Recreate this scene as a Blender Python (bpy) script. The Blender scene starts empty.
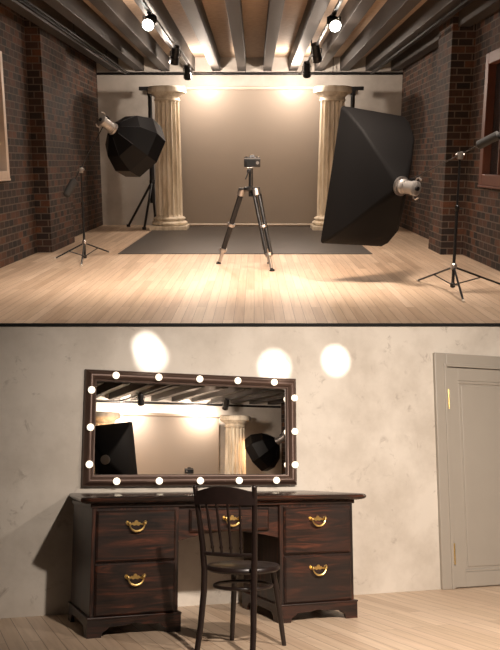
import bpy, bmesh, math, random
from mathutils import Matrix, Vector, Euler
random.seed(7)
PI = math.pi
C = bpy.context.scene.collection

# ------------------------------------------------------------------ mesh builder
class MB:
    def __init__(s): s.bm = bmesh.new()
    def box(s, x0, x1, y0, y1, z0, z1, bev=0, M=None):
        r = bmesh.ops.create_cube(s.bm, size=1)
        vs = r['verts']
        for v in vs:
            v.co = Vector(((x0+x1)/2+v.co.x*(x1-x0), (y0+y1)/2+v.co.y*(y1-y0), (z0+z1)/2+v.co.z*(z1-z0)))
        if bev:
            es = list({e for v in vs for e in v.link_edges})
            q = bmesh.ops.bevel(s.bm, geom=es, offset=bev, segments=2, affect='EDGES', profile=.5)
            vs = list({v for f in q['faces'] for v in f.verts} | {v for v in vs if v.is_valid})
        if M is not None:
            for v in vs: v.co = M @ v.co
        return s
    def tube(s, pts, r, seg=12, closed=False, caps=True):
        """swept round tube; r a number or one per point"""
        pts = [Vector(p) for p in pts]; n = len(pts)
        rs = r if isinstance(r, (list, tuple)) else [r]*n
        rings = []; up = None
        for i, p in enumerate(pts):
            a = pts[(i-1) % n] if (closed or i) else p
            b = pts[(i+1) % n] if (closed or i < n-1) else p
            t = (b-a).normalized()
            if up is None:
                up = Vector((0, 0, 1)) if abs(t.z) < .9 else Vector((1, 0, 0))
            u = (up - t*up.dot(t)).normalized(); w = t.cross(u); up = u
            rings.append([s.bm.verts.new(p + (u*math.cos(k*2*PI/seg) + w*math.sin(k*2*PI/seg))*rs[i]) for k in range(seg)])
        for i in range(n if closed else n-1):
            A, B = rings[i], rings[(i+1) % n]
            for k in range(seg):
                s.bm.faces.new((A[k], A[(k+1) % seg], B[(k+1) % seg], B[k]))
        if caps and not closed:
            s.bm.faces.new(rings[0][::-1]); s.bm.faces.new(rings[-1])
        return s
    def rings(s, rings, cap0=True, cap1=True, close=True):
        """skin a list of equal-length vertex loops"""
        R = [[s.bm.verts.new(Vector(p)) for p in r] for r in rings]
        n = len(R[0])
        for A, B in zip(R, R[1:]):
            for k in range(n if close else n-1):
                s.bm.faces.new((A[k], A[(k+1) % n], B[(k+1) % n], B[k]))
        if cap0: s.bm.faces.new(R[0][::-1])
        if cap1: s.bm.faces.new(R[-1])
        return s
    def lathe(s, prof, seg=32, c=(0, 0, 0), M=None):
        rr = []
        for r, z in prof:
            l = [Vector((c[0]+r*math.cos(k*2*PI/seg), c[1]+r*math.sin(k*2*PI/seg), c[2]+z)) for k in range(seg)]
            if M is not None: l = [M @ p for p in l]
            rr.append(l)
        return s.rings(rr)
    def ball(s, c, r, seg=16):
        q = bmesh.ops.create_uvsphere(s.bm, u_segments=seg, v_segments=seg//2+2, radius=r)
        for v in q['verts']: v.co += Vector(c)
        return s
    def prism(s, poly, a, b, fn):
        """extrude a 2-D polygon between depths a and b; fn(u,v,d) gives the point"""
        return s.rings([[fn(u, v, a) for u, v in poly], [fn(u, v, b) for u, v in poly]])
    def build(s, name, mat, parent=None, smooth=None, loc=None):
        bmesh.ops.recalc_face_normals(s.bm, faces=s.bm.faces[:])
        me = bpy.data.meshes.new(name); s.bm.to_mesh(me); s.bm.free()
        me.materials.append(mat)
        o = bpy.data.objects.new(name, me); C.objects.link(o)
        if parent: o.parent = parent
        if loc: o.location = loc
        if smooth is not None:
            for p in me.polygons: p.use_smooth = True
            me.set_sharp_from_angle(angle=math.radians(smooth))
        return o

def tag(o, label=None, cat=None, group=None, kind=None):
    if label: o['label'] = label
    if cat: o['category'] = cat
    if group: o['group'] = group
    if kind: o['kind'] = kind
    return o
def empty(name, loc, rot=(0, 0, 0)):
    o = bpy.data.objects.new(name, None); o.empty_display_size = .1
    C.objects.link(o); o.location = loc; o.rotation_euler = rot
    return o
def struct(name, mb, mat, smooth=None):
    o = mb.build(name, mat, smooth=smooth); o['kind'] = 'structure'; return o
def copy_tree(o, parent=None):
    c = o.copy(); C.objects.link(c); c.parent = parent
    for ch in o.children: copy_tree(ch, c)
    return c
def mat_of(o):
    return Matrix.LocRotScale(o.location, o.rotation_euler, o.scale)

# ------------------------------------------------------------------ materials
def newmat(name):
    m = bpy.data.materials.new(name); m.use_nodes = True
    return m, m.node_tree, m.node_tree.nodes['Principled BSDF']
def simple(name, col, rough=.5, metal=0, spec=.5, emit=0, noise=0, nscale=30, bump=0, sheen=0):
    m, t, b = newmat(name)
    b.inputs['Base Color'].default_value = (*col, 1); b.inputs['Roughness'].default_value = rough
    b.inputs['Metallic'].default_value = metal; b.inputs['Specular IOR Level'].default_value = spec
    if emit:
        b.inputs['Emission Color'].default_value = (*col, 1); b.inputs['Emission Strength'].default_value = emit
    if noise or bump:
        tc = t.nodes.new('ShaderNodeTexCoord'); n = t.nodes.new('ShaderNodeTexNoise')
        n.inputs['Scale'].default_value = nscale; n.inputs['Detail'].default_value = 6
        t.links.new(tc.outputs['Object'], n.inputs['Vector'])
        if noise:
            r = t.nodes.new('ShaderNodeMix'); r.data_type = 'RGBA'
            r.inputs[6].default_value = (*[c*(1-noise) for c in col], 1); r.inputs[7].default_value = (*[min(1, c*(1+noise)) for c in col], 1)
            t.links.new(n.outputs['Fac'], r.inputs[0]); t.links.new(r.outputs[2], b.inputs['Base Color'])
        if bump:
            bp = t.nodes.new('ShaderNodeBump'); bp.inputs['Strength'].default_value = bump; bp.inputs['Distance'].default_value = .01
            t.links.new(n.outputs['Fac'], bp.inputs['Height']); t.links.new(bp.outputs['Normal'], b.inputs['Normal'])
    return m
def N(t, kind, **kw):
    n = t.nodes.new(kind)
    for k, v in kw.items():
        if hasattr(n, k): setattr(n, k, v)
        else: n.inputs[k.replace('_', ' ')].default_value = v
    return n
def ramp(t, src, stops):
    r = t.nodes.new('ShaderNodeValToRGB'); e = r.color_ramp.elements
    while len(e) < len(stops): e.new(.5)
    for q, (p, c) in zip(e, stops): q.position = p; q.color = (*c, 1) if len(c) == 3 else c
    t.links.new(src, r.inputs[0]); return r.outputs[0]
def mix(t, fac, a, b, mode='MIX'):
    m = t.nodes.new('ShaderNodeMix'); m.data_type = 'RGBA'; m.blend_type = mode
    for i, v in ((0, fac), (6, a), (7, b)):
        if isinstance(v, bpy.types.NodeSocket): t.links.new(v, m.inputs[i])
        else: m.inputs[i].default_value = v if i == 0 else (*v, 1)
    return m.outputs[2]
def uv_xy_z(t):
    """(x+y, z) of the object: continuous courses on every axis-aligned face"""
    tc = N(t, 'ShaderNodeTexCoord'); s = N(t, 'ShaderNodeSeparateXYZ'); a = N(t, 'ShaderNodeMath', operation='ADD'); c = N(t, 'ShaderNodeCombineXYZ')
    t.links.new(tc.outputs['Object'], s.inputs[0]); t.links.new(s.outputs[0], a.inputs[0]); t.links.new(s.outputs[1], a.inputs[1])
    t.links.new(a.outputs[0], c.inputs[0]); t.links.new(s.outputs[2], c.inputs[1])
    return tc, c.outputs[0]

def brick_mat(name, bw=.225, bh=.108, k=1.0):
    m, t, b = newmat(name); tc, uv = uv_xy_z(t)
    br = N(t, 'ShaderNodeTexBrick', Scale=1.0, Mortar_Size=.010*k, Mortar_Smooth=.3, Bias=0.0, Brick_Width=bw, Row_Height=bh)
    br.inputs['Color1'].default_value = (0.0, 0.0, 0.0, 1); br.inputs['Color2'].default_value = (1, 1, 1, 1); br.inputs['Mortar'].default_value = (.5, .5, .5, 1)
    n = N(t, 'ShaderNodeTexNoise', Scale=2.2/k, Detail=4.0); n2 = N(t, 'ShaderNodeTexNoise', Scale=45.0/k, Detail=5.0)
    t.links.new(uv, br.inputs['Vector']); t.links.new(tc.outputs['Object'], n.inputs['Vector']); t.links.new(tc.outputs['Object'], n2.inputs['Vector'])
    each = ramp(t, br.outputs['Color'], [(0, (.012, .008, .007)), (.35, (.026, .014, .010)), (.62, (.060, .027, .016)), (.85, (.115, .048, .022)), (1, (.022, .015, .012))])
    c = mix(t, .5, each, ramp(t, n.outputs['Fac'], [(.35, (.3, .25, .25)), (.65, (1.2, .9, .7))]), 'MULTIPLY')
    c = mix(t, .6, c, ramp(t, n2.outputs['Fac'], [(.3, (.5, .5, .5)), (.7, (1.3, 1.25, 1.2))]), 'MULTIPLY')
    c = mix(t, br.outputs['Fac'], c, (.105, .078, .060))
    t.links.new(c, b.inputs['Base Color']); b.inputs['Roughness'].default_value = .8
    inv = N(t, 'ShaderNodeMath', operation='SUBTRACT'); inv.inputs[0].default_value = 1; t.links.new(br.outputs['Fac'], inv.inputs[1])
    ad = N(t, 'ShaderNodeMath', operation='MULTIPLY_ADD'); t.links.new(n2.outputs['Fac'], ad.inputs[0]); ad.inputs[1].default_value = .4; t.links.new(inv.outputs[0], ad.inputs[2])
    bp = N(t, 'ShaderNodeBump', Strength=.7, Distance=.012*k); t.links.new(ad.outputs[0], bp.inputs['Height']); t.links.new(bp.outputs['Normal'], b.inputs['Normal'])
    return m

def plank_mat(name, pw=.1, pl=1.9):
    m, t, b = newmat(name)
    tc = N(t, 'ShaderNodeTexCoord'); mp = N(t, 'ShaderNodeMapping'); mp.inputs['Rotation'].default_value = (0, 0, PI/2)
    t.links.new(tc.outputs['Object'], mp.inputs[0])
    br = N(t, 'ShaderNodeTexBrick', Scale=1.0, Mortar_Size=.0022, Mortar_Smooth=.2, Bias=0.0, Brick_Width=pl, Row_Height=pw)
    br.offset = .37; br.inputs['Color1'].default_value = (0, 0, 0, 1); br.inputs['Color2'].default_value = (1, 1, 1, 1); br.inputs['Mortar'].default_value = (.5, .5, .5, 1)
    t.links.new(mp.outputs[0], br.inputs['Vector'])
    base = ramp(t, br.outputs['Color'], [(0, (.55, .40, .28)), (.3, (.66, .50, .37)), (.6, (.60, .45, .32)), (.85, (.72, .56, .42)), (1, (.50, .36, .25))])
    g = N(t, 'ShaderNodeMapping'); g.inputs['Scale'].default_value = (26, 1.1, 1); t.links.new(tc.outputs['Object'], g.inputs[0])
    # shift the grain per board
    off = N(t, 'ShaderNodeVectorMath', operation='ADD'); sc = N(t, 'ShaderNodeVectorMath', operation='SCALE'); sc.inputs['Scale'].default_value = 9
    t.links.new(br.outputs['Color'], sc.inputs[0]); t.links.new(g.outputs[0], off.inputs[0]); t.links.new(sc.outputs[0], off.inputs[1])
    n = N(t, 'ShaderNodeTexNoise', Scale=1.0, Detail=5.0, Distortion=.8); t.links.new(off.outputs[0], n.inputs['Vector'])
    c = mix(t, .75, base, ramp(t, n.outputs['Fac'], [(.3, (.80, .76, .72)), (.55, (1, 1, 1)), (.75, (1.08, 1.06, 1.04))]), 'MULTIPLY')
    c = mix(t, br.outputs['Fac'], c, (.25, .16, .10))
    t.links.new(c, b.inputs['Base Color']); b.inputs['Roughness'].default_value = .42
    bp = N(t, 'ShaderNodeBump', Strength=.25, Distance=.004); bp.invert = True
    t.links.new(br.outputs['Fac'], bp.inputs['Height']); t.links.new(bp.outputs['Normal'], b.inputs['Normal'])
    return m

def plaster_mat(name, light, dark, stain, amount=.62, s=1.0):
    m, t, b = newmat(name); tc = N(t, 'ShaderNodeTexCoord')
    n = N(t, 'ShaderNodeTexNoise', Scale=1.6*s, Detail=9.0, Roughness=.62); n2 = N(t, 'ShaderNodeTexNoise', Scale=9.0*s, Detail=8.0, Roughness=.7, Distortion=.6); n3 = N(t, 'ShaderNodeTexNoise', Scale=4.0*s, Detail=3.0)
    for q in (n, n2, n3): t.links.new(tc.outputs['Object'], q.inputs['Vector'])
    c = ramp(t, n.outputs['Fac'], [(.38, dark), (.58, light)])
    sp = ramp(t, n2.outputs['Fac'], [(amount, (0, 0, 0)), (amount+.10, (1, 1, 1))]); gate = ramp(t, n3.outputs['Fac'], [(.46, (0, 0, 0)), (.62, (.75, .75, .75))])
    f = mix(t, 1.0, sp, gate, 'MULTIPLY')
    c = mix(t, f, c, stain)
    t.links.new(c, b.inputs['Base Color']); b.inputs['Roughness'].default_value = .55
    bp = N(t, 'ShaderNodeBump', Strength=.22, Distance=.006); t.links.new(n2.outputs['Fac'], bp.inputs['Height']); t.links.new(bp.outputs['Normal'], b.inputs['Normal'])
    return m

def darkwood_mat(name, axis, rough=.38):
    m, t, b = newmat(name); tc = N(t, 'ShaderNodeTexCoord'); mp = N(t, 'ShaderNodeMapping')
    sc = [22, 22, 22]; sc[axis] = 2.2; mp.inputs['Scale'].default_value = sc
    t.links.new(tc.outputs['Object'], mp.inputs[0])
    n = N(t, 'ShaderNodeTexNoise', Scale=1.0, Detail=7.0, Roughness=.6, Distortion=1.6); t.links.new(mp.outputs[0], n.inputs['Vector'])
    n2 = N(t, 'ShaderNodeTexNoise', Scale=2.3, Detail=2.0); t.links.new(tc.outputs['Object'], n2.inputs['Vector'])
    a = ramp(t, n.outputs['Fac'], [(.34, (.008, .006, .0055)), (.50, (.026, .013, .009)), (.61, (.070, .024, .014)), (.76, (.15, .048, .024))])
    c = mix(t, ramp(t, n2.outputs['Fac'], [(.4, (0, 0, 0)), (.65, (.75, .75, .75))]), a, (.022, .016, .014))
    t.links.new(c, b.inputs['Base Color']); b.inputs['Roughness'].default_value = rough; b.inputs['Specular IOR Level'].default_value = .3
    return m

def stone_mat(name):
    m, t, b = newmat(name); tc = N(t, 'ShaderNodeTexCoord'); mp = N(t, 'ShaderNodeMapping'); mp.inputs['Scale'].default_value = (7, 7, 1.3)
    t.links.new(tc.outputs['Object'], mp.inputs[0])
    n = N(t, 'ShaderNodeTexNoise', Scale=1.0, Detail=8.0, Roughness=.65); t.links.new(mp.outputs[0], n.inputs['Vector'])
    c = ramp(t, n.outputs['Fac'], [(.3, (.36, .29, .20)), (.46, (.62, .54, .42)), (.60, (.78, .71, .59))])
    t.links.new(c, b.inputs['Base Color']); b.inputs['Roughness'].default_value = .7
    bp = N(t, 'ShaderNodeBump', Strength=.2, Distance=.01); t.links.new(n.outputs['Fac'], bp.inputs['Height']); t.links.new(bp.outputs['Normal'], b.inputs['Normal'])
    return m

M_brick = brick_mat('dark_brick'); M_brick_small = brick_mat('dark_brick_small', .15, .072, .6)
M_floor = plank_mat('pale_planks'); M_floor2 = plank_mat('pale_planks_dressing', .1, 1.3)
M_plaster = plaster_mat('grey_plaster', (.46, .43, .39), (.38, .35, .315), (.32, .29, .25))
M_wall = plaster_mat('beige_plaster', (.64, .585, .515), (.51, .455, .39), (.30, .25, .21), .56)
M_ceil = simple('ceiling_board', (.44, .33, .24), .8, noise=.3, nscale=14, bump=.4)
M_beam = simple('beam_paint', (.042, .036, .032), .55, noise=.25, nscale=9)
M_black = simple('black_slab', (.004, .004, .004), .9)
M_blackmetal = simple('black_metal', (.012, .012, .013), .38, .3)
M_chrome = simple('chrome', (.45, .42, .40), .3, .9)
M_silver = simple('silver_paint', (.42, .40, .38), .35, .6)
M_fabric = simple('black_fabric', (.0025, .0025, .003), .42, spec=.22)
M_fabric2 = simple('black_matte_fabric', (.0065, .006, .006), .65, spec=.10)
M_white = simple('lit_diffuser', (1.0, .62, .34), .8, emit=5)
M_boomgrey = simple('boom_grey_metal', (.07, .062, .058), .4, .6)
M_stone = stone_mat('aged_stone')
M_backdrop = simple('backdrop_paper', (.255, .215, .178), .36, spec=.5, noise=.05, nscale=1.2)
M_mat = simple('floor_mat', (.060, .052, .046), .5, noise=.1, nscale=3)
M_pale = simple('pale_tube', (.6, .53, .45), .5)
M_rollpipe = simple('pale_roll', (.42, .36, .30), .6)
M_winwhite = simple('white_window_paint', (.62, .52, .44), .5, noise=.12, nscale=8)
M_winred = simple('red_window_wood', (.13, .045, .026), .5, noise=.25, nscale=12)
M_sandbag = simple('counterweight_cloth', (.035, .034, .033), .8, noise=.3, nscale=30)
M_weight = simple('counterweight_grey', (.05, .05, .05), .6)
M_wood_h = darkwood_mat('dark_wood_along_x', 0); M_wood_top = darkwood_mat('polished_dark_wood', 0, .2); M_wood_v = darkwood_mat('dark_wood_along_z', 2)
M_chair = simple('bentwood_varnish', (.016, .009, .0075), .33, noise=.3, nscale=20)
M_brass = simple('brass', (.86, .62, .24), .28, 1.0)
M_frame = simple('bronze_frame', (.095, .056, .042), .40, .35, noise=.15, nscale=14)
M_mirror = simple('mirror_silver', (.93, .92, .90), .0, 1.0)
M_door = simple('door_paint', (.34, .305, .26), .42, noise=.05, nscale=5, bump=.08)
M_bulb = simple('bulb_glass', (1.0, .86, .66), .3, emit=1.6)
M_lens = simple('lamp_lens', (1.0, .97, .86), .3, emit=14)
M_glassdark = simple('dark_pane', (.02, .022, .024), .12)
M_glassgrey = simple('grey_pane', (.22, .21, .215), .15)

# ------------------------------------------------------------------ camera
F, PR = 800.0, 345.0                      # focal length and principal row, in pixels of a 500x650 frame
tu = math.atan((PR-161)/F)
cam_d = bpy.data.cameras.new('camera'); cam = bpy.data.objects.new('camera', cam_d); C.objects.link(cam)
cam_d.sensor_fit = 'VERTICAL'; cam_d.sensor_height = 36; cam_d.lens = 36*F/650; cam_d.shift_y = (PR-325)/650
cam_d.clip_end = 100
cam.location = (0, 0, 1.5); cam.rotation_euler = (PI/2-tu, 0, math.radians(.3))
bpy.context.scene.camera = cam
CAM = Matrix.Translation((0, 0, 1.5)) @ Euler((PI/2-tu, 0, math.radians(.3))).to_matrix().to_4x4()
# the dressing room is the second room of the place: its own floor plane and heading
D, H, PSI, tl = 5.785, .9877, math.radians(22), math.atan((469-PR)/F)
LOW = CAM @ (Matrix.Translation((0, -D, H)) @ Matrix.Rotation(-PSI, 4, 'Z') @ Matrix.Rotation(PI/2+tl, 4, 'X')).inverted()
lower = []                                # top-level objects of the dressing room, moved into place at the end
def low(o): lower.append(o); return o

# ================================================================== STUDIO (upper room)
XL, XR, YB, YF, ZB, ZC = -3.64, 3.42, 19.4, 7.40, 3.52, 3.82
struct('floor', MB().box(XL-.4, XR+.4, YF, YB+.2, -.12, 0), M_floor)
struct('wall_back', MB().box(XL-.3, XR+.3, YB, YB+.2, 0, 3.9), M_plaster)
def side_wall(name, X, sgn, wy0, wy1, wz0, wz1, py0, py1, pd):
    b = MB(); o = X+sgn*.25
    a, c = min(X, o), max(X, o)
    b.box(a, c, YF, wy0, 0, 3.9); b.box(a, c, wy1, YB, 0, 3.9); b.box(a, c, wy0, wy1, 0, wz0); b.box(a, c, wy0, wy1, wz1, 3.9)
    p = X-sgn*pd; b.box(min(p, X), max(p, X), py0, py1, 0, 3.9)
    return struct(name, b, M_brick)
side_wall('wall_left', XL, -1, 10.7, 12.0, 1.25, 3.02, 13.45, 15.2, .24)
side_wall('wall_right', XR, 1, 10.9, 12.3, 1.15, 3.02, 13.15, 14.1, .36)
struct('ceiling', MB().box(XL-.3, XR+.3, YF, YB+.2, ZC, ZC+.12), M_ceil)
def window(name, X, sgn, y0, y1, z0, z1, mat, pane, nv, nh, fw=.11):
    w = empty(name, (X, (y0+y1)/2, z0)); w['kind'] = 'structure'
    hy, h = (y1-y0)/2, z1-z0; a, b = sorted((-sgn*.05, sgn*.14))
    m = MB()
    m.box(a, b, -hy, -hy+fw, 0, h, .008); m.box(a, b, hy-fw, hy, 0, h, .008); m.box(a, b, -hy+fw, hy-fw, 0, fw, .008); m.box(a, b, -hy+fw, hy-fw, h-fw, h, .008)
    fo = m.build('window_frame', mat, w)
    m = MB(); a, b = sorted((sgn*.02, sgn*.06))
    for i in range(1, nv): y = -hy+fw+(2*hy-2*fw)*i/nv; m.box(a, b, y-.018, y+.018, fw, h-fw)
    for i in range(1, nh): z = fw+(h-2*fw)*i/nh; m.box(a, b, -hy+fw, hy-fw, z-.018, z+.018)
    m.build('glazing_bars', mat, w)
    a, b = sorted((sgn*.065, sgn*.075)); MB().box(a, b, -hy+fw*.9, hy-fw*.9, fw*.9, h-fw*.9).build('pane', pane, w)
    m = MB(); a, b = sorted((-sgn*.06, sgn*.02)); m.box(a, b, -hy, hy, -.03, 0, .006); m.build('window_sill', mat, w)
    return w
window('window_1', XL, -1, 10.7, 12.0, 1.25, 3.02, M_winwhite, M_glassgrey, 2, 4)
window('window_2', XR, 1, 10.9, 12.3, 1.15, 3.02, M_winred, M_glassdark, 2, 1, .16)

BX = [.30+.588*k for k in range(-6, 6)]
for i, x in enumerate(BX):
    struct('trim_%d' % (i+1), MB().box(x-.095, x+.095, YF, YB, ZB, ZC, .004), M_beam)

# dark pipe along the back wall under the beams
def rail(name, pts, r, label, cat, hangers=(), group=None, mat=None):
    root = empty(name, pts[0]); o = Vector(pts[0])
    MB().tube([Vector(p)-o for p in pts], r, 10).build('pipe', mat or M_blackmetal, root, 40)
    for h in hangers: MB().tube([Vector(h)-o, Vector(h)-o+Vector((0, 0, ZC-h[2]))], .008, 8).build('hanger', M_blackmetal, root)
    return tag(root, label, cat, group)
rail('ceiling_pipe', [(XL+.02, 19.28, 3.45), (XR-.02, 19.28, 3.45)], .028, 'thin dark pipe running across the back wall under the ceiling beams', 'pipe', [(-2.05, 19.28, 3.45), (-.2, 19.28, 3.45), (1.8, 19.28, 3.45)])
def curtain(x, label, hx):
    r = empty('curtain_rail', (x, YF+.1, ZB-.07)); L = 19.2-YF-.1
    m = MB(); m.box(-.02, .02, 0, L, -.015, .015); m.build('rail', M_blackmetal, r)
    m = MB(); m.box(.05, .075, 0, L, .0, .02); m.build('cord_channel', M_blackmetal, r)
    for y in (3.5, 6.3, 9.2): MB().box(-.006, .006, y, y+.02, .01, ZC-(ZB-.07)).build('hanger', M_blackmetal, r)
    tag(r, label, 'curtain rail', 'curtain rails under the ceiling')
curtain(-2.93, 'black rail running under the ceiling beside the left brick wall', 0)
curtain(2.66, 'black rail running under the ceiling beside the right brick wall', 0)

# lighting tracks and spotlights
def track(x, label, y0=YF+.1, y1=19.15, z=3.44, drops=(10.2, 15.9)):
    r = empty('lighting_track', (x, y0, z))
    MB().box(-.022, .022, 0, y1-y0, -.018, .018, .004).build('rail', M_blackmetal, r)
    for y in drops: MB().tube([(0, y-y0, 0), (0, y-y0, ZC-z)], .014, 8).build('drop_rod', M_blackmetal, r)
    return tag(r, label, 'lighting track', 'ceiling lighting tracks')
track(-1.40, 'black lighting track hung left of the backdrop centre')
track(1.07, 'black lighting track hung right of the backdrop centre')
def spotlamp(loc, yaw, pitch, lit, label):
    """yaw: heading from +Y; pitch: downward tilt"""
    r = empty('track_spotlight', loc)
    MB().box(-.03, .03, -.07, .07, -.03, .0, .004).tube([(0, 0, -.03), (0, 0, -.08)], .012, 8).build('track_adapter', M_blackmetal, r)
    T = Matrix.Translation((0, 0, -.125)) @ Matrix.Scale(1.2, 4) @ Matrix.Rotation(yaw, 4, 'Z') @ Matrix.Rotation(-pitch, 4, 'X') @ Matrix.Rotation(-PI/2, 4, 'X')
    m = MB()
    for s in (-1, 1): m.box(s*.088-.006, s*.088+.006, -.014, .014, -.14, -.05)
    m.box(-.094, .094, -.014, .014, -.06, -.048)
    m.build('yoke', M_blackmetal, r).rotation_euler = (0, 0, yaw)
    m = MB(); m.lathe([(.03, -.15), (.05, -.145), (.058, -.12), (.058, .02), (.068, .03), (.072, .12), (.066, .12), (.062, .10)], 20, M=T)
    h = m.build('housing', M_blackmetal, r, 40)
    m = MB()
    for k in range(4): m.lathe([(.062, -.11+k*.025), (.062, -.10+k*.025)], 20, M=T)
    m.build('cooling_fins', M_blackmetal, h, 40)
    m = MB().lathe([(.064, .103), (.060, .118), (.035, .128), (.008, .131)], 20, M=T)
    m.build('lens', M_lens if lit else M_glassgrey, r, 40)
    return tag(r, label, 'spotlight', 'track spotlights on the ceiling')
studio_spots = [
    spotlamp((-1.40, 11.4, 3.44), PI*.97, .45, True, 'lit track spotlight nearest the camera on the left track'),
    spotlamp((-1.40, 14.9, 3.44), .35, .95, False, 'unlit black spotlight midway along the left track'),
    spotlamp((-1.40, 17.6, 3.44), .1, .8, False, 'unlit black spotlight at the far end of the left track'),
    spotlamp((1.07, 11.5, 3.44), PI*1.03, .45, True, 'lit track spotlight nearest the camera on the right track'),
    spotlamp((1.07, 14.6, 3.44), -.35, .95, False, 'unlit black spotlight midway along the right track'),
    spotlamp((1.07, 17.2, 3.44), -.1, .8, False, 'unlit black spotlight at the far end of the right track')]

# ---- columns
def make_column(loc, label):
    r = empty('classical_column', loc)
    m = MB(); m.box(-.41, .41, -.41, .41, 0, .10, .008)
    m.lathe([(.36, .10), (.40, .12), (.405, .16), (.37, .19), (.33, .20), (.33, .215), (.355, .23), (.36, .255), (.335, .275), (.31, .285), (.29, .30)], 48)
    m.build('base', M_stone, r, 40)
    nf, seg = 16, 16*8; rings = []
    for i, (z, k) in enumerate([(.30, 1.0), (.34, 1.0), (.9, 1.0), (1.6, .97), (2.3, .93), (2.72, .90), (2.76, .90)]):
        R = .295*k; ring = []
        for j in range(seg):
            a = 2*PI*j/seg; ph = (j % 8)/8.0
            d = 0 if i in (0, 6) else (.0 if ph < .2 else .058*math.sin(PI*(ph-.2)/.8)**.6)
            ring.append(((R-d)*math.cos(a), (R-d)*math.sin(a), z))
        rings.append(ring)
    MB().rings(rings).build('shaft', M_stone, r, 25)
    m = MB(); m.lathe([(.265, 2.76), (.285, 2.775), (.285, 2.80), (.268, 2.81), (.27, 2.85), (.285, 2.865), (.335, 2.91), (.345, 2.93)], 48)
    m.lathe([(.40, 2.93), (.415, 2.945), (.415, 3.03), (.40, 3.05), (.39, 3.065)], 48)
    m.build('capital', M_stone, r, 40)
    return tag(r, label, 'column', 'fluted stone columns beside the backdrop')
colL = make_column((-1.90, 18.15, 0), 'cream fluted column at the left edge of the backdrop')
colR = make_column((1.70, 18.15, 0), 'cream fluted column at the right edge of the backdrop')

# ---- backdrop
r = empty('photo_backdrop', (-.1, 18.98, 0))
m = MB(); prof = [(0, 3.06), (0, .10)]
m.box(-1.62, 1.62, -.004, .004, .03, 3.08); m.build('backdrop_sheet', M_backdrop, r)
MB().tube([(-1.95, 0, 3.11), (1.95, 0, 3.11)], .045, 16).build('roll', M_rollpipe, r, 40)
MB().tube([(-1.66, -.03, .045), (1.66, -.03, .045)], .022, 12).build('weight_tube', M_pale, r, 40)
backdrop = tag(r, 'brown grey seamless photo backdrop hanging between the columns', 'backdrop')
m = MB(); m.rings([[(-2.25, 13.2, 0.002), (1.95, 13.2, .002), (1.95, 18.9, .002), (-2.25, 18.9, .002)], [(-2.25, 13.2, .012), (1.95, 13.2, .012), (1.95, 18.9, .012), (-2.25, 18.9, .012)]])
tag(m.build('floor_mat', M_mat), 'dark grey floor mat spread in front of the backdrop', 'mat')
def make_stand(x, sgn, label):
    """heavy tripod stand with a T bar at the top"""
    r = empty('backdrop_stand', (x, 18.85, 0))
    MB().tube([(0, 0, .55), (0, 0, 1.9), (0, 0, 1.9), (0, 0, 3.05)], [.058, .058, .048, .048], 14).build('pole', M_blackmetal, r, 40)
    MB().box(-.24, .24, -.04, .04, 3.05, 3.13, .005).box(-.055, .055, -.045, .045, 2.94, 3.05, .005).build('crossbar', M_blackmetal, r)
    MB().lathe([(.06, .98), (.065, 1.0), (.065, 1.07), (.05, 1.09)], 16).build('collar', M_blackmetal, r, 40)
    for ex, ey in ((.58, -.02), (.10, -.85), (-.02, .30)):
        e = Vector((sgn*ex, ey, .02))
        l = MB().tube([(0, 0, 1.04), e], .028, 10).build('leg', M_blackmetal, r, 40)
        MB().tube([e-Vector((0, 0, .018)), e+Vector((0, 0, .04))], .045, 12).build('rubber_foot', M_blackmetal, l, 40)
    return tag(r, label, 'stand', 'tripod stands holding the backdrop')
standA = make_stand(-2.36, -1, 'black backdrop stand behind the left column')
standB = make_stand(2.22, 1, 'black backdrop stand behind the right column and large softbox')

# ---- camera on tripod
tz = 1.10
r = empty('camera_tripod', (-.07, 11.55, 0))
feet = [(-.46, .38, 0), (.32, -.42, 0), (.30, .42, 0)]; tops = [(-.10, .04, tz), (.09, -.05, tz), (.10, .06, tz)]
for k, (ft, tp) in enumerate(zip(feet, tops)):
    a, b = Vector(tp), Vector(ft); P = lambda q: a+(b-a)*q
    side = Vector((1, 0, 0)); m = MB()
    gap = .014 if k == 0 else .034
    for s in (-gap, gap): m.tube([P(.05)+side*s, P(.80)+side*s], .025, 10)
    l = m.build('leg', M_blackmetal, r, 40)
    MB().tube([P(.0)+Vector((0, 0, .015)), P(.07)], .052, 12).build('hinge', M_chrome, l, 40)
    MB().tube([P(.44), P(.475)], .054, 12).build('clamp', M_chrome, l, 40)
    MB().tube([P(.78), P(.82)], .052, 12).build('clamp', M_chrome, l, 40)
    MB().tube([P(.80), P(.965)], .024, 10).build('lower_tube', M_chrome, l, 40)
    MB().tube([P(.95), P(.985), b+Vector((0, 0, .02)), b+Vector((0, 0, .0))], [.02, .024, .036, .04], 12).build('rubber_foot', M_blackmetal, l, 40)
MB().lathe([(.05, tz-.02), (.075, tz), (.075, tz+.035), (.04, tz+.05)], 20).box(-.15, -.05, -.02, .02, tz+.0, tz+.03, .004).box(.05, .15, -.015, .015, tz+.005, tz+.04, .004).build('spider', M_blackmetal, r, 40)
MB().tube([(.02, 0, tz-.09), (.02, 0, tz+.30)], .030, 14).build('centre_column', M_blackmetal, r, 40)
MB().box(-.035, .035, -.04, .04, tz+.23, tz+.29, .006).tube([(-.01, -.02, tz+.26), (-.05, -.24, tz+.16)], .010, 8).build('tripod_head', M_blackmetal, r, 40)
MB().box(-.03, .06, -.035, .035, tz+.30, tz+.315, .003).build('camera_plate', M_chrome, r)
tripod = tag(r, 'black and silver tripod in the middle of the studio floor', 'tripod')
r = empty('still_camera', (-.03, 11.55, tz+.315), (0, 0, 0))
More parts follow.
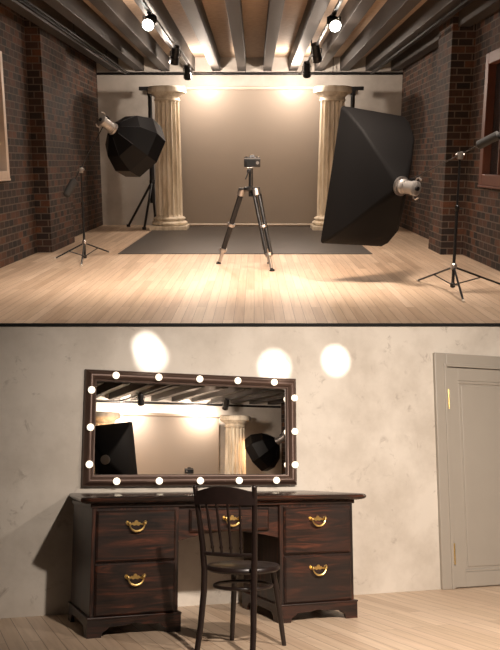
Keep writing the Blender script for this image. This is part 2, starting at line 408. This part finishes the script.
MB().box(-.115, .115, -.035, .04, 0, .135, .012).build('camera_body', M_blackmetal, r, 30)
MB().rings([[(-.045, -.03, .135), (.045, -.03, .135), (.045, .035, .135), (-.045, .035, .135)], [(-.028, -.022, .168), (.028, -.022, .168), (.028, .03, .168), (-.028, .03, .168)]]).build('viewfinder_hump', M_blackmetal, r)
MB().lathe([(.05, .0), (.053, .02), (.053, .09), (.047, .12), (.04, .12)], 20, M=Matrix.Translation((0, .04, .065)) @ Matrix.Rotation(-PI/2, 4, 'X')).build('lens', M_blackmetal, r, 40)
MB().box(-.07, .045, -.038, -.034, .02, .105, .001).build('screen', M_glassdark, r)
MB().tube([(.075, -.04, .06), (.075, -.033, .06)], .022, 14).build('control_dial', M_chrome, r, 40)
MB().tube([(.08, 0, .135), (.08, 0, .15)], .018, 14).build('shutter_dial', M_chrome, r, 40)
MB().tube([(-.08, 0, .135), (-.08, 0, .148)], .016, 14).build('mode_dial', M_blackmetal, r, 40)
MB().box(-.115, .115, -.036, .041, .112, .122).build('trim_strip', M_chrome, r)
stillcam = tag(r, 'small black camera with silver trim mounted on the central tripod', 'camera')

# ---- frame matrix looking along a direction
def look(p, d, up=(0, 0, 1), roll=0):
    z = Vector(d).normalized(); x = Vector(up).cross(z).normalized(); y = z.cross(x)
    M = Matrix((x, y, z)).transposed().to_4x4()
    return Matrix.Translation(p) @ M @ Matrix.Rotation(roll, 4, 'Z')
def set_mat(o, M):
    l, q, s = M.decompose(); o.location = l; o.rotation_euler = q.to_euler(); o.scale = s

# ---- softboxes: local +Z points from the flash head to the opening
def make_octabox(M, label):
    r = empty('octagonal_softbox', (0, 0, 0))
    prof = [(.085, 0), (.15, .02), (.40, .20), (.52, .46), (.50, .68)]
    rr = [[(R*math.cos(PI/8+k*PI/4), R*math.sin(PI/8+k*PI/4), z) for k in range(8)] for R, z in prof]
    MB().rings(rr, cap1=False).build('fabric_shell', M_fabric, r)
    MB().rings([[(R*math.cos(PI/8+k*PI/4), R*math.sin(PI/8+k*PI/4), z) for k in range(8)] for R, z in [(.49, .655), (.49, .66)]]).build('diffuser', M_white, r)
    MB().lathe([(.09, -.03), (.10, -.025), (.10, .01), (.08, .015)], 24).build('speed_ring', M_chrome, r, 40)
    m = MB()
    for k in range(8):
        a = PI/8+k*PI/4; m.tube([(R*.985*math.cos(a), R*.985*math.sin(a), z) for R, z in prof[1:]], .005, 6)
    m.build('rods', M_blackmetal, r)
    set_mat(r, M); return tag(r, label, 'softbox')
def make_strobe(M, label, L=.34):
    """flash head: body runs along local -Z"""
    r = empty('studio_flash_head', (0, 0, 0))
    MB().lathe([(.075, -.03), (.088, -.035), (.088, -.05), (.078, -.06), (.078, -L*.8), (.086, -L*.82), (.086, -L), (.07, -L-.012), (.02, -L-.014)], 28).build('body', M_silver, r, 35)
    MB().lathe([(.080, -.10), (.082, -.105), (.082, -.12), (.080, -.125)], 28).build('band', M_chrome, r, 40)
    for s in (-1, 1): MB().tube([(0, s*.078, -L*.9), (0, s*.115, -L*.95), (0, s*.125, -L*1.1), (0, s*.10, -L*1.25)], .010, 8).build('handle', M_chrome, r, 40)
    MB().tube([(0, 0, -L-.01), (0, 0, -L-.035)], .028, 14).build('dial', M_blackmetal, r, 40)
    MB().box(-.02, .02, .075, .11, -.20, -.14, .004).build('mounting_bracket', M_blackmetal, r)
    set_mat(r, M); return tag(r, label, 'flash head')
oct_p = Vector((-2.23, 13.08, 1.99)); oct_d = Vector((.50, .50, -.42)); octM = look(oct_p, oct_d)
octabox = make_octabox(octM, 'black octagonal softbox in front of the left column')
octflash = make_strobe(octM, 'silver flash head on the back of the octagonal softbox', .25)

def softbox_loops(w, h, r, z, n=5):
    pts = []
    for cx, cy, a0 in ((w-r, h-r, 0), (-w+r, h-r, PI/2), (-w+r, -h+r, PI), (w-r, -h+r, 1.5*PI)):
        for k in range(n): a = a0+PI/2*k/(n-1); pts.append((cx+r*math.cos(a), cy+r*math.sin(a), z))
    return pts
def make_softbox(M, label, w=.525, h=.835):
    r = empty('rectangular_softbox', (0, 0, 0)); dep = .70
    prof = [(.10, .10, .09, 0.0), (.27, .33, .05, .17), (.43, .59, .04, .36), (w*.97, h*.93, .04, .585), (w, h, .04, dep)]
    MB().rings([softbox_loops(*p) for p in prof], cap1=False).build('fabric_shell', M_fabric2, r, 28)
    MB().rings([softbox_loops(w*.95, h*.95, .04, z) for z in (dep-.035, dep-.03)]).build('diffuser', M_white, r)
    MB().lathe([(.10, -.03), (.115, -.025), (.115, .005), (.09, .01)], 28).build('speed_ring', M_chrome, r, 40)
    set_mat(r, M); return tag(r, label, 'softbox')
sb_p = Vector((1.75, 9.75, 1.21)); sbM = look(sb_p, (-.53, .84, .09), roll=math.radians(5.5))
softbox = make_softbox(sbM, 'large black rectangular softbox in front of the right column')
sbflash = make_strobe(sbM, 'silver flash head on the back of the large rectangular softbox', .26)

# ---- boom stands
def make_boom(base, hub_z, top_z, feet, tip, tail, weight, label):
    b = Vector(base); r = empty('boom_stand', base); L = lambda p: Vector(p)-b
    MB().tube([(0, 0, hub_z-.20), (0, 0, top_z*.62), (0, 0, top_z*.62), (0, 0, top_z)], [.018, .018, .012, .012], 12).build('pole', M_blackmetal, r, 40)
    MB().lathe([(.022, hub_z-.03), (.036, hub_z-.02), (.036, hub_z+.03), (.022, hub_z+.045)], 14).build('hub', M_chrome, r, 40)
    MB().lathe([(.018, hub_z-.24), (.03, hub_z-.23), (.03, hub_z-.19), (.018, hub_z-.18)], 12).build('lower_collar', M_blackmetal, r, 40)
    MB().lathe([(.016, top_z*.62-.03), (.024, top_z*.62-.02), (.024, top_z*.62+.03), (.014, top_z*.62+.04)], 12).tube([(0, 0, top_z*.62), (.06, 0, top_z*.62)], .008, 8).build('height_clamp', M_blackmetal, r, 40)
    for ft in feet:
        e = Vector((ft[0]-b.x, ft[1]-b.y, .018)); t0 = Vector((0, 0, hub_z))
        l = MB().tube([t0, e], .012, 10).build('leg', M_blackmetal, r, 40)
        MB().tube([e+(e-t0)*.0, e+(e-t0)*.05*0+Vector((0, 0, .0))+(e-t0).normalized()*.03], .018, 10).build('rubber_foot', M_pale, l, 40)
        MB().tube([(0, 0, hub_z-.21), t0.lerp(e, .55)], .008, 8).build('brace', M_blackmetal, r, 40)
    d = (L(tail)-L(tip)).normalized()
    MB().box(-.03, .03, -.03, .03, top_z-.05, top_z+.03, .008).tube([(-.05, 0, top_z), (.05, 0, top_z)], .014, 10).build('boom_clamp', M_chrome, r, 40)
    MB().tube([L(tip), L(tail)], .008, 10).build('boom_arm', M_blackmetal if weight == 'bag' else M_boomgrey, r, 40)
    if weight == 'drum':
        MB().tube([L(tail)-d*.30, L(tail)-d*.28, L(tail)-d*.04, L(tail)-d*.02], [.03, .05, .05, .03], 16).build('counterweight', M_weight, r, 40)
    else:
        c = L(tail); MB().tube([c-d*.22, c-d*.19, c+d*.06, c+d*.09], [.03, .06, .06, .03], 12).build('counterweight', M_sandbag, r, 40)
    return tag(r, label, 'boom stand', 'boom stands carrying the softboxes')
make_boom((-2.68, 12.65, 0), .24, 1.37, [(-3.11, 12.53), (-2.44, 13.4), (-2.52, 11.62)], octM @ Vector((0, .10, -.17)), (-2.86, 12.5, 1.04), 'bag', 'thin boom stand with a black counterweight, beside the left brick pier')
boomR_tip = sbM @ Vector((0, .10, -.17)); pv = Vector((2.30, 9.2, 1.57))
make_boom((2.30, 9.2, 0), .31, 1.57, [(2.10, 10.15), (2.28, 8.62), (3.05, 9.75)], boomR_tip, pv+(pv-boomR_tip).normalized()*.52, 'drum', 'boom stand with a grey drum counterweight by the right brick wall')

# ================================================================== DIVIDING SLAB
# black board that closes the gap between the top of the dressing-room wall and the studio floor
def on_plane(row, pt):                    # point on the dressing wall plane at the height where the sight plane of that row meets it
    n = (CAM.to_3x3() @ Vector((0, 1, (PR-row)/F))).normalized()
    x, y = pt; A = LOW @ Vector((x, y, 0)); B = LOW @ Vector((x, y, 1)); d = B-A
    return A+d*((CAM.translation-A).dot(n)/d.dot(n))
WX0, WX1 = -1.2, 5.3
top_a, top_b = on_plane(323.2, (WX0, -.02)), on_plane(323.2, (WX1, -.02))
bot_a, bot_b = on_plane(326.2, (WX0, -.02)), on_plane(326.2, (WX1, -.02))
m = MB(); sv = [top_a, top_b, Vector((4.2, YF+.0, .0)), Vector((-4.2, YF+.0, .0))]; 
m.rings([sv, [bot_a, bot_b, Vector((4.2, YF+.0, -.03)), Vector((-4.2, YF+.0, -.03))]])
struct('trim_20', m, M_black)

# ================================================================== DRESSING ROOM (lower room), built level in its own frame
LI = LOW.inverted()
ta, tb = LI @ bot_a, LI @ bot_b
m = MB(); m.rings([[(WX0, 0, 0), (WX1, 0, 0), (WX1, 0, tb.z), (WX0, 0, ta.z)], [(WX0, .12, 0), (WX1, .12, 0), (WX1, .12, tb.z-.05), (WX0, .12, ta.z-.05)]])
low(struct('wall_dressing', m, M_wall))
low(struct('floor.001', MB().box(-2.2, 6.1, -7.6, .12, -.12, 0), M_floor2))
low(struct('wall_rear', MB().box(-2.2, 6.1, -7.42, -7.25, 0, 2.4), M_plaster))
low(struct('wall_side', MB().box(5.85, 6.05, -7.25, -4.0, 0, 2.4), M_brick_small))
low(struct('ceiling.001', MB().box(-2.2, 6.1, -7.4, -4.75, 2.26, 2.36), M_ceil))
for i in range(19):
    x = 3.7-.6*(.30+.588*(i-6.0)); x = x
    if x > 5.8: continue
    low(struct('trim_%d' % (21+i), MB().box(x-.05, x+.05, -7.25, -4.78, 2.11, 2.26), M_beam))

# ---- door
dr = empty('door_1', (4.045, 0, 0)); dr['kind'] = 'structure'; low(dr)
W = 1.12; Hd = 1.985
m = MB(); m.box(0, .115, -.035, 0, 0, Hd, .006); m.box(.115, W+.0, -.035, 0, Hd-.105, Hd, .006); m.box(W-.115, W, -.035, 0, 0, Hd-.105, .006)
m.box(.09, .118, -.045, 0, 0, Hd-.10, .004); m.box(.09, W-.10, -.045, 0, Hd-.118, Hd-.09, .004)
m.build('door_casing', M_door, dr)
m = MB(); x0, x1, z1 = .122, W-.12, Hd-.125
m.box(x0, x0+.115, -.03, 0, .01, z1, .003); m.box(x1-.115, x1, -.03, 0, .01, z1, .003)
m.box(x0+.115, x1-.115, -.03, 0, z1-.11, z1, .003); m.box(x0+.115, x1-.115, -.03, 0, .01, .13, .003)
lf = m.build('door_leaf', M_door, dr)
MB().box(x0+.115, x1-.115, -.012, 0, .13, z1-.11).box(x0+.15, x1-.15, -.020, 0, .17, z1-.15, .006).build('door_panel', M_door, lf)
m = MB(); fr = [(x0+.115, x1-.115, z1-.135, z1-.11), (x0+.115, x1-.115, .13, .15), (x0+.115, x0+.135, .15, z1-.135), (x1-.135, x1-.115, .15, z1-.135)]
for a, b, c, d in fr: m.box(a, b, -.026, 0, c, d, .006)
m.build('panel_moulding', M_door, lf)
for z in (1.50, .20): MB().tube([(.120, -.048, z), (.120, -.048, z+.17)], .006, 10).box(.122, .136, -.034, -.028, z, z+.17).build('hinge', M_brass, dr, 40)

# ---- mirror with bulbs
mx0, mx1, mz0, mz1 = 1.045, 2.718, .862, 1.700
cx, cz = (mx0+mx1)/2, (mz0+mz1)/2
mr = low(empty('vanity_mirror', (cx, 0, mz0)))
hw, hh = (mx1-mx0)/2, (mz1-mz0)
def rect_sweep(prof, hw, z0, z1):
    """sweep a profile (inset, depth) round a rectangle with mitred corners"""
    rr = []
    for ins, dep in prof:
        rr.append([(-hw+ins, -dep, z0+ins), (hw-ins, -dep, z0+ins), (hw-ins, -dep, z1-ins), (-hw+ins, -dep, z1-ins)])
    return rr
prof = [(.0, .0), (.0, .03), (.006, .048), (.012, .052)]
prof += [(.013+.058*k/10, .040+.036*math.sin(PI*(.10+.8*k/10))) for k in range(11)]
prof += [(.073, .044), (.080, .042), (.084, .030), (.088, .015)]
MB().rings(rect_sweep(prof, hw, 0, hh), False, False).build('frame', M_frame, mr, 35)
MB().box(-hw+.08, hw-.08, -.02, -.002, .08, hh-.08).build('mirror_glass', M_mirror, mr)
bs = [(x, mz1-.043) for x in (1.256, 1.575, 1.893, 2.200, 2.505)] + [(x, mz0+.040) for x in (1.280, 1.592, 1.905, 2.213, 2.520)]
bs += [(mx0+.038, z) for z in (1.545, 1.280, 1.020)] + [(mx1-.040, z) for z in (1.540, 1.278, 1.020)]
for x, z in bs:
    b = MB().ball((x-cx, -.092, z-mz0), .026).build('bulb', M_bulb, mr, 80)
    MB().tube([(x-cx, -.055, z-mz0), (x-cx, -.074, z-mz0)], .020, 14).build('socket', M_brass, b, 40)
tag(mr, 'wide dark bronze framed mirror ringed with round lit bulbs', 'mirror')

# ---- dressing table
X0, X1, FY, BYd = .965, 2.752, -.85, -.20
dt = low(empty('dressing_table', ((X0+X1)/2, (FY+BYd)/2, 0))); ox, oy = (X0+X1)/2, (FY+BYd)/2
class LB(MB):                              # boxes given in dressing-room coordinates, stored local to the table
    def b(s, x0, x1, y0, y1, z0, z1, bev=0): return s.box(x0-ox, x1-ox, y0-oy, y1-oy, z0, z1, bev)
# top with rounded nosing
px = [(0, 0), (.012, .004), (.020, .012), (.022, .022), (.018, .032), (.006, .038)]
rr = []
for o_, z in [(-.020, .778), (-.006, .782), (.010, .786), (.018, .796), (.020, .806), (.014, .816), (.0, .821)]:
    a, b_, c, d = X0-.055-o_, X1+.085+o_, FY-.045-o_, BYd+.03; k = .05
    rr.append([(p[0]-ox, p[1]-oy, z) for p in [(a+k, c), (b_-k, c), (b_, c+k), (b_-.05, -.005), (a+.07, -.005), (a, c+k)]])
MB().rings(rr).build('tabletop', M_wood_top, dt, 35)
m = LB(); m.b(X0-.012, X1+.012, FY-.012, BYd, .755, .779, .004); m.build('cornice', M_wood_h, dt)
def pedestal(a, b):
    c = LB()
    c.b(a, a+.022, FY+.02, BYd, .10, .756); c.b(b-.022, b, FY+.02, BYd, .10, .756); c.b(a+.02, b-.02, BYd-.02, BYd, .10, .756); c.b(a+.02, b-.02, FY+.02, BYd, .10, .12)
    c.b(a, a+.035, FY, FY+.03, .10, .756, .003); c.b(b-.035, b, FY, FY+.03, .10, .756, .003)      # stiles
    c.b(a+.03, b-.03, FY+.002, FY+.03, .736, .756); c.b(a+.03, b-.03, FY+.002, FY+.03, .410, .430)
    ped = c.build('pedestal', M_wood_v, dt)
    p = LB(); z = lambda x0, x1, y0, y1, poly: None
    # bracket-foot plinth: front and sides cut to an ogee arch
    w = b-a+.03; A = a-.015
    poly = [(0, 0), (.085, 0), (.095, .030), (.115, .040), (.135, .058), (.20, .060), (w/2-.06, .060), (w/2, .072), (w/2+.06, .060), (w-.20, .060), (w-.135, .058), (w-.115, .040), (w-.095, .030), (w-.085, 0), (w, 0), (w, .112), (0, .112)]
    p.prism(poly, FY-.018, FY+.006, lambda u, v, d: (A+u-ox, d-oy, v))
    dd = BYd-FY; sp = [(0.024, 0), (.09, 0), (.10, .03), (.13, .055), (dd/2, .062), (dd-.13, .055), (dd-.10, .03), (dd-.09, 0), (dd, 0), (dd, .112), (.024, .112)]
    for xx in (a-.015, b-.009): p.prism(sp, xx, xx+.024, lambda u, v, d: (d-ox, FY-.018+u-oy, v))
    p.b(A-.004, A+w+.004, FY-.024, BYd, .106, .116, .003)
    p.build('plinth', M_wood_h, ped)
def handle(xc, zc, y, par):
    """brass bail pull: shaped back plate, two posts and a hanging bail"""
    m = MB(); half = [(0, -.004), (.012, -.008), (.024, -.002), (.034, -.006), (.046, -.006), (.056, .002), (.060, .014), (.052, .024), (.044, .018), (.036, .008), (.026, .006), (.020, .014), (.012, .012), (.008, .022), (0, .026)]
    poly = half+[(-u, v) for u, v in half[::-1][1:-1]]
    m.prism([(u*1.12, v) for u, v in poly], 0, -.004, lambda u, v, d: (xc+u-ox, y+d-oy, zc+v))
    h = m.build('handle', M_brass, par)
    m = MB()
    for s in (-1, 1): m.tube([(xc+s*.048-ox, y-oy, zc+.008), (xc+s*.048-ox, y-.022-oy, zc+.008)], .0075, 10).ball((xc+s*.048-ox, y-.024-oy, zc+.008), .010, 10)
    pts = [(xc+.048*math.cos(a)-ox, y-.022-oy-.004*math.sin(-a), zc+.006+.048*math.sin(a)*.95) for a in [PI+PI*k/12 for k in range(13)]]
    m.tube(pts, [.0038+.0028*math.sin(PI*k/12) for k in range(13)], 8); m.build('bail', M_brass, h, 40)
def drawer(a, b, z0, z1, hx):
    m = MB(); t = .012
    pr = [(0, .004), (0, -.010), (.012, -.020), (.018, -.020)]
    m.rings([[(a+i-ox, FY+d-oy, z0+i), (b-i-ox, FY+d-oy, z0+i), (b-i-ox, FY+d-oy, z1-i), (a+i-ox, FY+d-oy, z1-i)] for i, d in pr])
    m.b = None
    d = m.build('drawer', M_wood_h, dt)
    handle(hx, z0+(z1-z0)*.72, FY-.020, d)
pedestal(X0, 1.512); pedestal(2.205, X1)
for a, b in ((.990, 1.487), (2.232, 2.728)):
    drawer(a, b, .432, .738, (a+b)/2-.005); drawer(a, b, .118, .418, (a+b)/2-.005)
# centre: rail, arched apron, drawer
m = LB(); m.b(1.512, 2.205, FY+.02, FY+.04, .725, .756)
n = 14; arch = [(1.512, .756), (1.512, .540)]+[(1.512+.693*k/n, .540+.050*math.sin(PI*k/n)) for k in range(1, n)]+[(2.205, .540), (2.205, .756)]
m.prism(arch, FY+.022, FY+.046, lambda u, v, d: (u-ox, d-oy, v))
m.b(1.512, 2.205, FY+.046, BYd, .60, .615)
m.build('centre_apron', M_wood_h, dt)
FYs = FY; FY = FY+.018
m = None
a, b, z0, z1 = 1.585, 2.130, .592, .735
m = MB(); m.rings([[(a+i-ox, FY+d-oy, z0+i), (b-i-ox, FY+d-oy, z0+i), (b-i-ox, FY+d-oy, z1-i), (a+i-ox, FY+d-oy, z1-i)] for i, d in [(0, .006), (0, -.010), (.012, -.020), (.018, -.020)]])
d = m.build('drawer', M_wood_h, dt); handle((a+b)/2+.01, .668, FY-.020, d); FY = FYs
tag(dt, 'dark wooden twin pedestal dressing table with brass bail handles', 'dressing table')

# ---- bentwood chair: local +Y is forwards (towards the front legs)
ch = low(empty('bentwood_chair', (1.70, -1.475, 0), (0, 0, math.radians(-47))))
sz = .442
MB().lathe([(.17, sz-.014), (.195, sz-.016), (.207, sz-.006), (.207, sz+.008), (.20, sz+.016), (.185, sz+.014), (.178, sz+.008), (.02, sz+.006)], 40).build('seat', M_chair, ch, 45)
for s in (-1, 1):
    MB().tube([(s*.12, .13, sz-.01), (s*.135, .16, .30), (s*.165, .195, .0)], [.019, .017, .013], 14).build('leg', M_chair, ch, 40)
    # rear leg and back post in one bent piece
    MB().tube([(s*.165, -.235, 0), (s*.158, -.205, .14), (s*.150, -.185, .32), (s*.150, -.180, sz), (s*.158, -.190, .58), (s*.170, -.215, .74), (s*.180, -.240, .885)], [.015, .0165, .0175, .0175, .016, .015, .014], 14).ball((s*.180, -.241, .890), .0145, 12).build('back_post', M_chair, ch, 60)
MB().tube([(.160*math.cos(a), .160*math.sin(a)+.0, .345) for a in [2*PI*k/36 for k in range(36)]], .010, 10, closed=True).build('stretcher_ring', M_chair, ch, 60)
def bow(z, x, y, sag, n=14): return [(-x+2*x*k/n, y-sag*math.sin(PI*k/n), z) for k in range(n+1)]
m = MB(); lo, hi = [], []
n = 16; rr = []
for k in range(n+1):
    t = k/n; x = -.183+.366*t; y = -.235-.035*math.sin(PI*t); z0 = .795+.004*math.sin(PI*t); z1 = .862+.032*math.sin(PI*t)
    rr.append([(x, y-.008, z0), (x, y+.008, z0), (x, y+.008+.0, z1), (x, y-.008, z1)])
m.rings(rr); m.build('crest_rail', M_chair, ch, 40)
MB().tube(bow(.530, .152, -.188, .018), .011, 10).build('lower_back_rail', M_chair, ch, 60)
for u in (-.6, -.2, .2, .6):
    t = (u+1)/2; m = MB(); a = Vector((u*.140, -.190-.018*math.sin(PI*t), .530)); b_ = Vector((u*.168, -.236-.034*math.sin(PI*t), .800))
    m.tube([a, a.lerp(b_, .1), a.lerp(b_, .14), a.lerp(b_, .18), a.lerp(b_, .55), b_], [.007, .0075, .011, .0075, .008, .006], 10); m.build('spindle', M_chair, ch, 50)
tag(ch, 'dark round-seated bentwood chair standing before the dressing table', 'chair')

# ---- what the mirror shows: the shooting end of the dressing room, behind the camera
S, YV, XO = .6, 7.25, 3.55
def TSET(dx=0, y=None):
    return Matrix(((-S, 0, 0, XO), (0, -S, 0, -(YV-S*19.4)), (0, 0, S, 0), (0, 0, 0, 1)))
def reflect_copy(o, label, at=None, k=1.0):
    c = copy_tree(o); Mx = TSET() @ mat_of(o)
    if at is not None: Mx.translation = Vector(at)
    if k != 1.0:
        t = Mx.translation.copy(); Mx = Matrix.Translation(t) @ Matrix.Scale(k, 4) @ Matrix.Translation(-t) @ Mx
    set_mat(c, Mx); c['label'] = label
    if 'group' in c: del c['group']
    return low(c)
reflect_copy(colL, 'fluted column seen in the mirror near its right side')
reflect_copy(colR, 'fluted column seen in the mirror near its left side')
reflect_copy(backdrop, 'tan photo backdrop seen reflected in the mirror')
reflect_copy(standA, 'black stand behind the right column in the mirror')
reflect_copy(standB, 'black stand behind the left column in the mirror')
reflect_copy(octabox, 'black octagonal softbox reflected in the right of the mirror', (5.22, -6.02, 1.42), 1.05)
reflect_copy(octflash, 'silver flash head reflected at the right of the mirror', (5.22, -6.02, 1.42), 1.05)
reflect_copy(softbox, 'large black softbox reflected in the left of the mirror', (2.42, -5.78, 1.12))
reflect_copy(tripod, 'tripod reflected low in the mirror', (3.86, -6.35, .066), 1.0)
reflect_copy(stillcam, 'small black camera reflected low in the mirror', (3.86, -6.35, .915), 1.0)
for o, x, y, lb in ((studio_spots[1], 2.95, -5.9, 'left'), (studio_spots[2], 4.45, -6.3, 'right')):
    reflect_copy(o, 'black track spotlight reflected at the top %s of the mirror' % lb, (x, y, 2.09))
for x, lb in ((2.95, 'left'), (4.45, 'right')):
    t = low(empty('lighting_track', (x, -7.2, 2.09))); MB().box(-.014, .014, 0, 3.0, -.012, .012).build('rail', M_blackmetal, t); tag(t, 'lighting track reflected at the top %s of the mirror' % lb, 'lighting track')
t = low(empty('ceiling_pipe', (1.5, -7.17, 2.07))); MB().tube([(0, 0, 0), (4.3, 0, 0)], .018, 10).build('pipe', M_blackmetal, t); tag(t, 'dark pipe crossing the far wall in the mirror', 'pipe')

# ================================================================== LIGHTS
def light(kind, loc, target, energy, col=(1, .80, .60), size=.1, cone=60, blend=.6, lowroom=False):
    l = bpy.data.lights.new(kind.lower()+'_lamp', kind); l.energy = energy; l.color = col
    if kind == 'SPOT': l.spot_size = math.radians(cone); l.spot_blend = blend; l.shadow_soft_size = size
    elif kind == 'AREA': l.shape = 'DISK'; l.size = size
    else: l.shadow_soft_size = size
    o = bpy.data.objects.new(l.name, l); C.objects.link(o)
    q = (Vector(target)-Vector(loc)).to_track_quat('-Z', 'Y')
    o.matrix_basis = Matrix.Translation(loc) @ q.to_matrix().to_4x4()
    if lowroom: lower.append(o)
    return o
W1 = (1, .83, .69); W2 = (1, .66, .38); W3 = (1, .87, .75)
# studio: lamps of the tracks near the backdrop, added unseen spots brighten the open floor
light('POINT', (-1.10, 18.15, 3.22), (0, 0, 0), 150, W1, .05)
light('POINT', (.88, 18.15, 3.22), (0, 0, 0), 150, W1, .05)
light('POINT', (-1.55, 15.0, 3.2), (0, 0, 0), 24, W1, .05)  # mid-room points added to brighten ceiling and beams, no fixture behind them
light('POINT', (1.2, 14.8, 3.2), (0, 0, 0), 24, W1, .05)
light('POINT', (-1.55, 12.6, 3.25), (0, 0, 0), 20, W1, .05)
light('POINT', (1.2, 12.6, 3.25), (0, 0, 0), 20, W1, .05)
for x in (-1.7, 0, 1.6):
    light('SPOT', (x, 9.0, 3.3), (x*.9, 11.0, 0), 540, W1, .15, 95, 1)
    light('SPOT', (x*.8, 12.8, 3.35), (x*.8, 13.3, 0), 150, W1, .15, 115, 1)
for x in (-2.5, 0, 2.5): light('SPOT', (x, 8.6, 3.3), (x, 8.9, 0), 260, W1, .15, 80, 1)
light('SPOT', (.1, 16.0, 3.3), (.1, 17.5, 0), 90, W2, .15, 100, 1)
# dressing room
light('SPOT', (1.50, -4.1, 2.50), (2.9, -.5, .9), 570, W3, .05, 90, 1, True)
light('SPOT', (3.2, -4.2, 2.50), (3.9, -.9, .3), 600, W3, .06, 95, 1, True)
for bx, bz, e, k in ((1.50, 1.90, 1900, 3.6), (1.54, 1.82, 1700, 4.2), (2.55, 1.79, 2400, 4.6), (3.10, 1.87, 2600, 4.2)):  # narrow added beams imitate lamp glare on the wall
    light('SPOT', (bx+.5, -4.3, 2.3), (bx, 0, bz), e, (1, .93, .85), .01, k, 1, True)
light('SPOT', (3.6, -4.9, 1.9), (3.6, -7.2, 1.6), 150, W1, .1, 150, .9, True)
light('SPOT', (4.3, -6.8, 2.0), (4.2, -7.25, 1.75), 110, W1, .04, 150, .8, True)
light('SPOT', (3.0, -6.8, 2.0), (3.0, -7.25, 1.75), 110, W1, .04, 150, .8, True)

for o in lower:
    o.matrix_world = LOW @ (o.matrix_basis.copy() if o.type == 'LIGHT' else mat_of(o))

w = bpy.data.worlds.new('world'); bpy.context.scene.world = w; w.use_nodes = True
w.node_tree.nodes['Background'].inputs[0].default_value = (1, .86, .72, 1); w.node_tree.nodes['Background'].inputs[1].default_value = .03
vs = bpy.context.scene.view_settings
vs.view_transform = 'Standard'; vs.look = 'None'; vs.gamma = 1; vs.use_curve_mapping = False; vs.exposure = 0
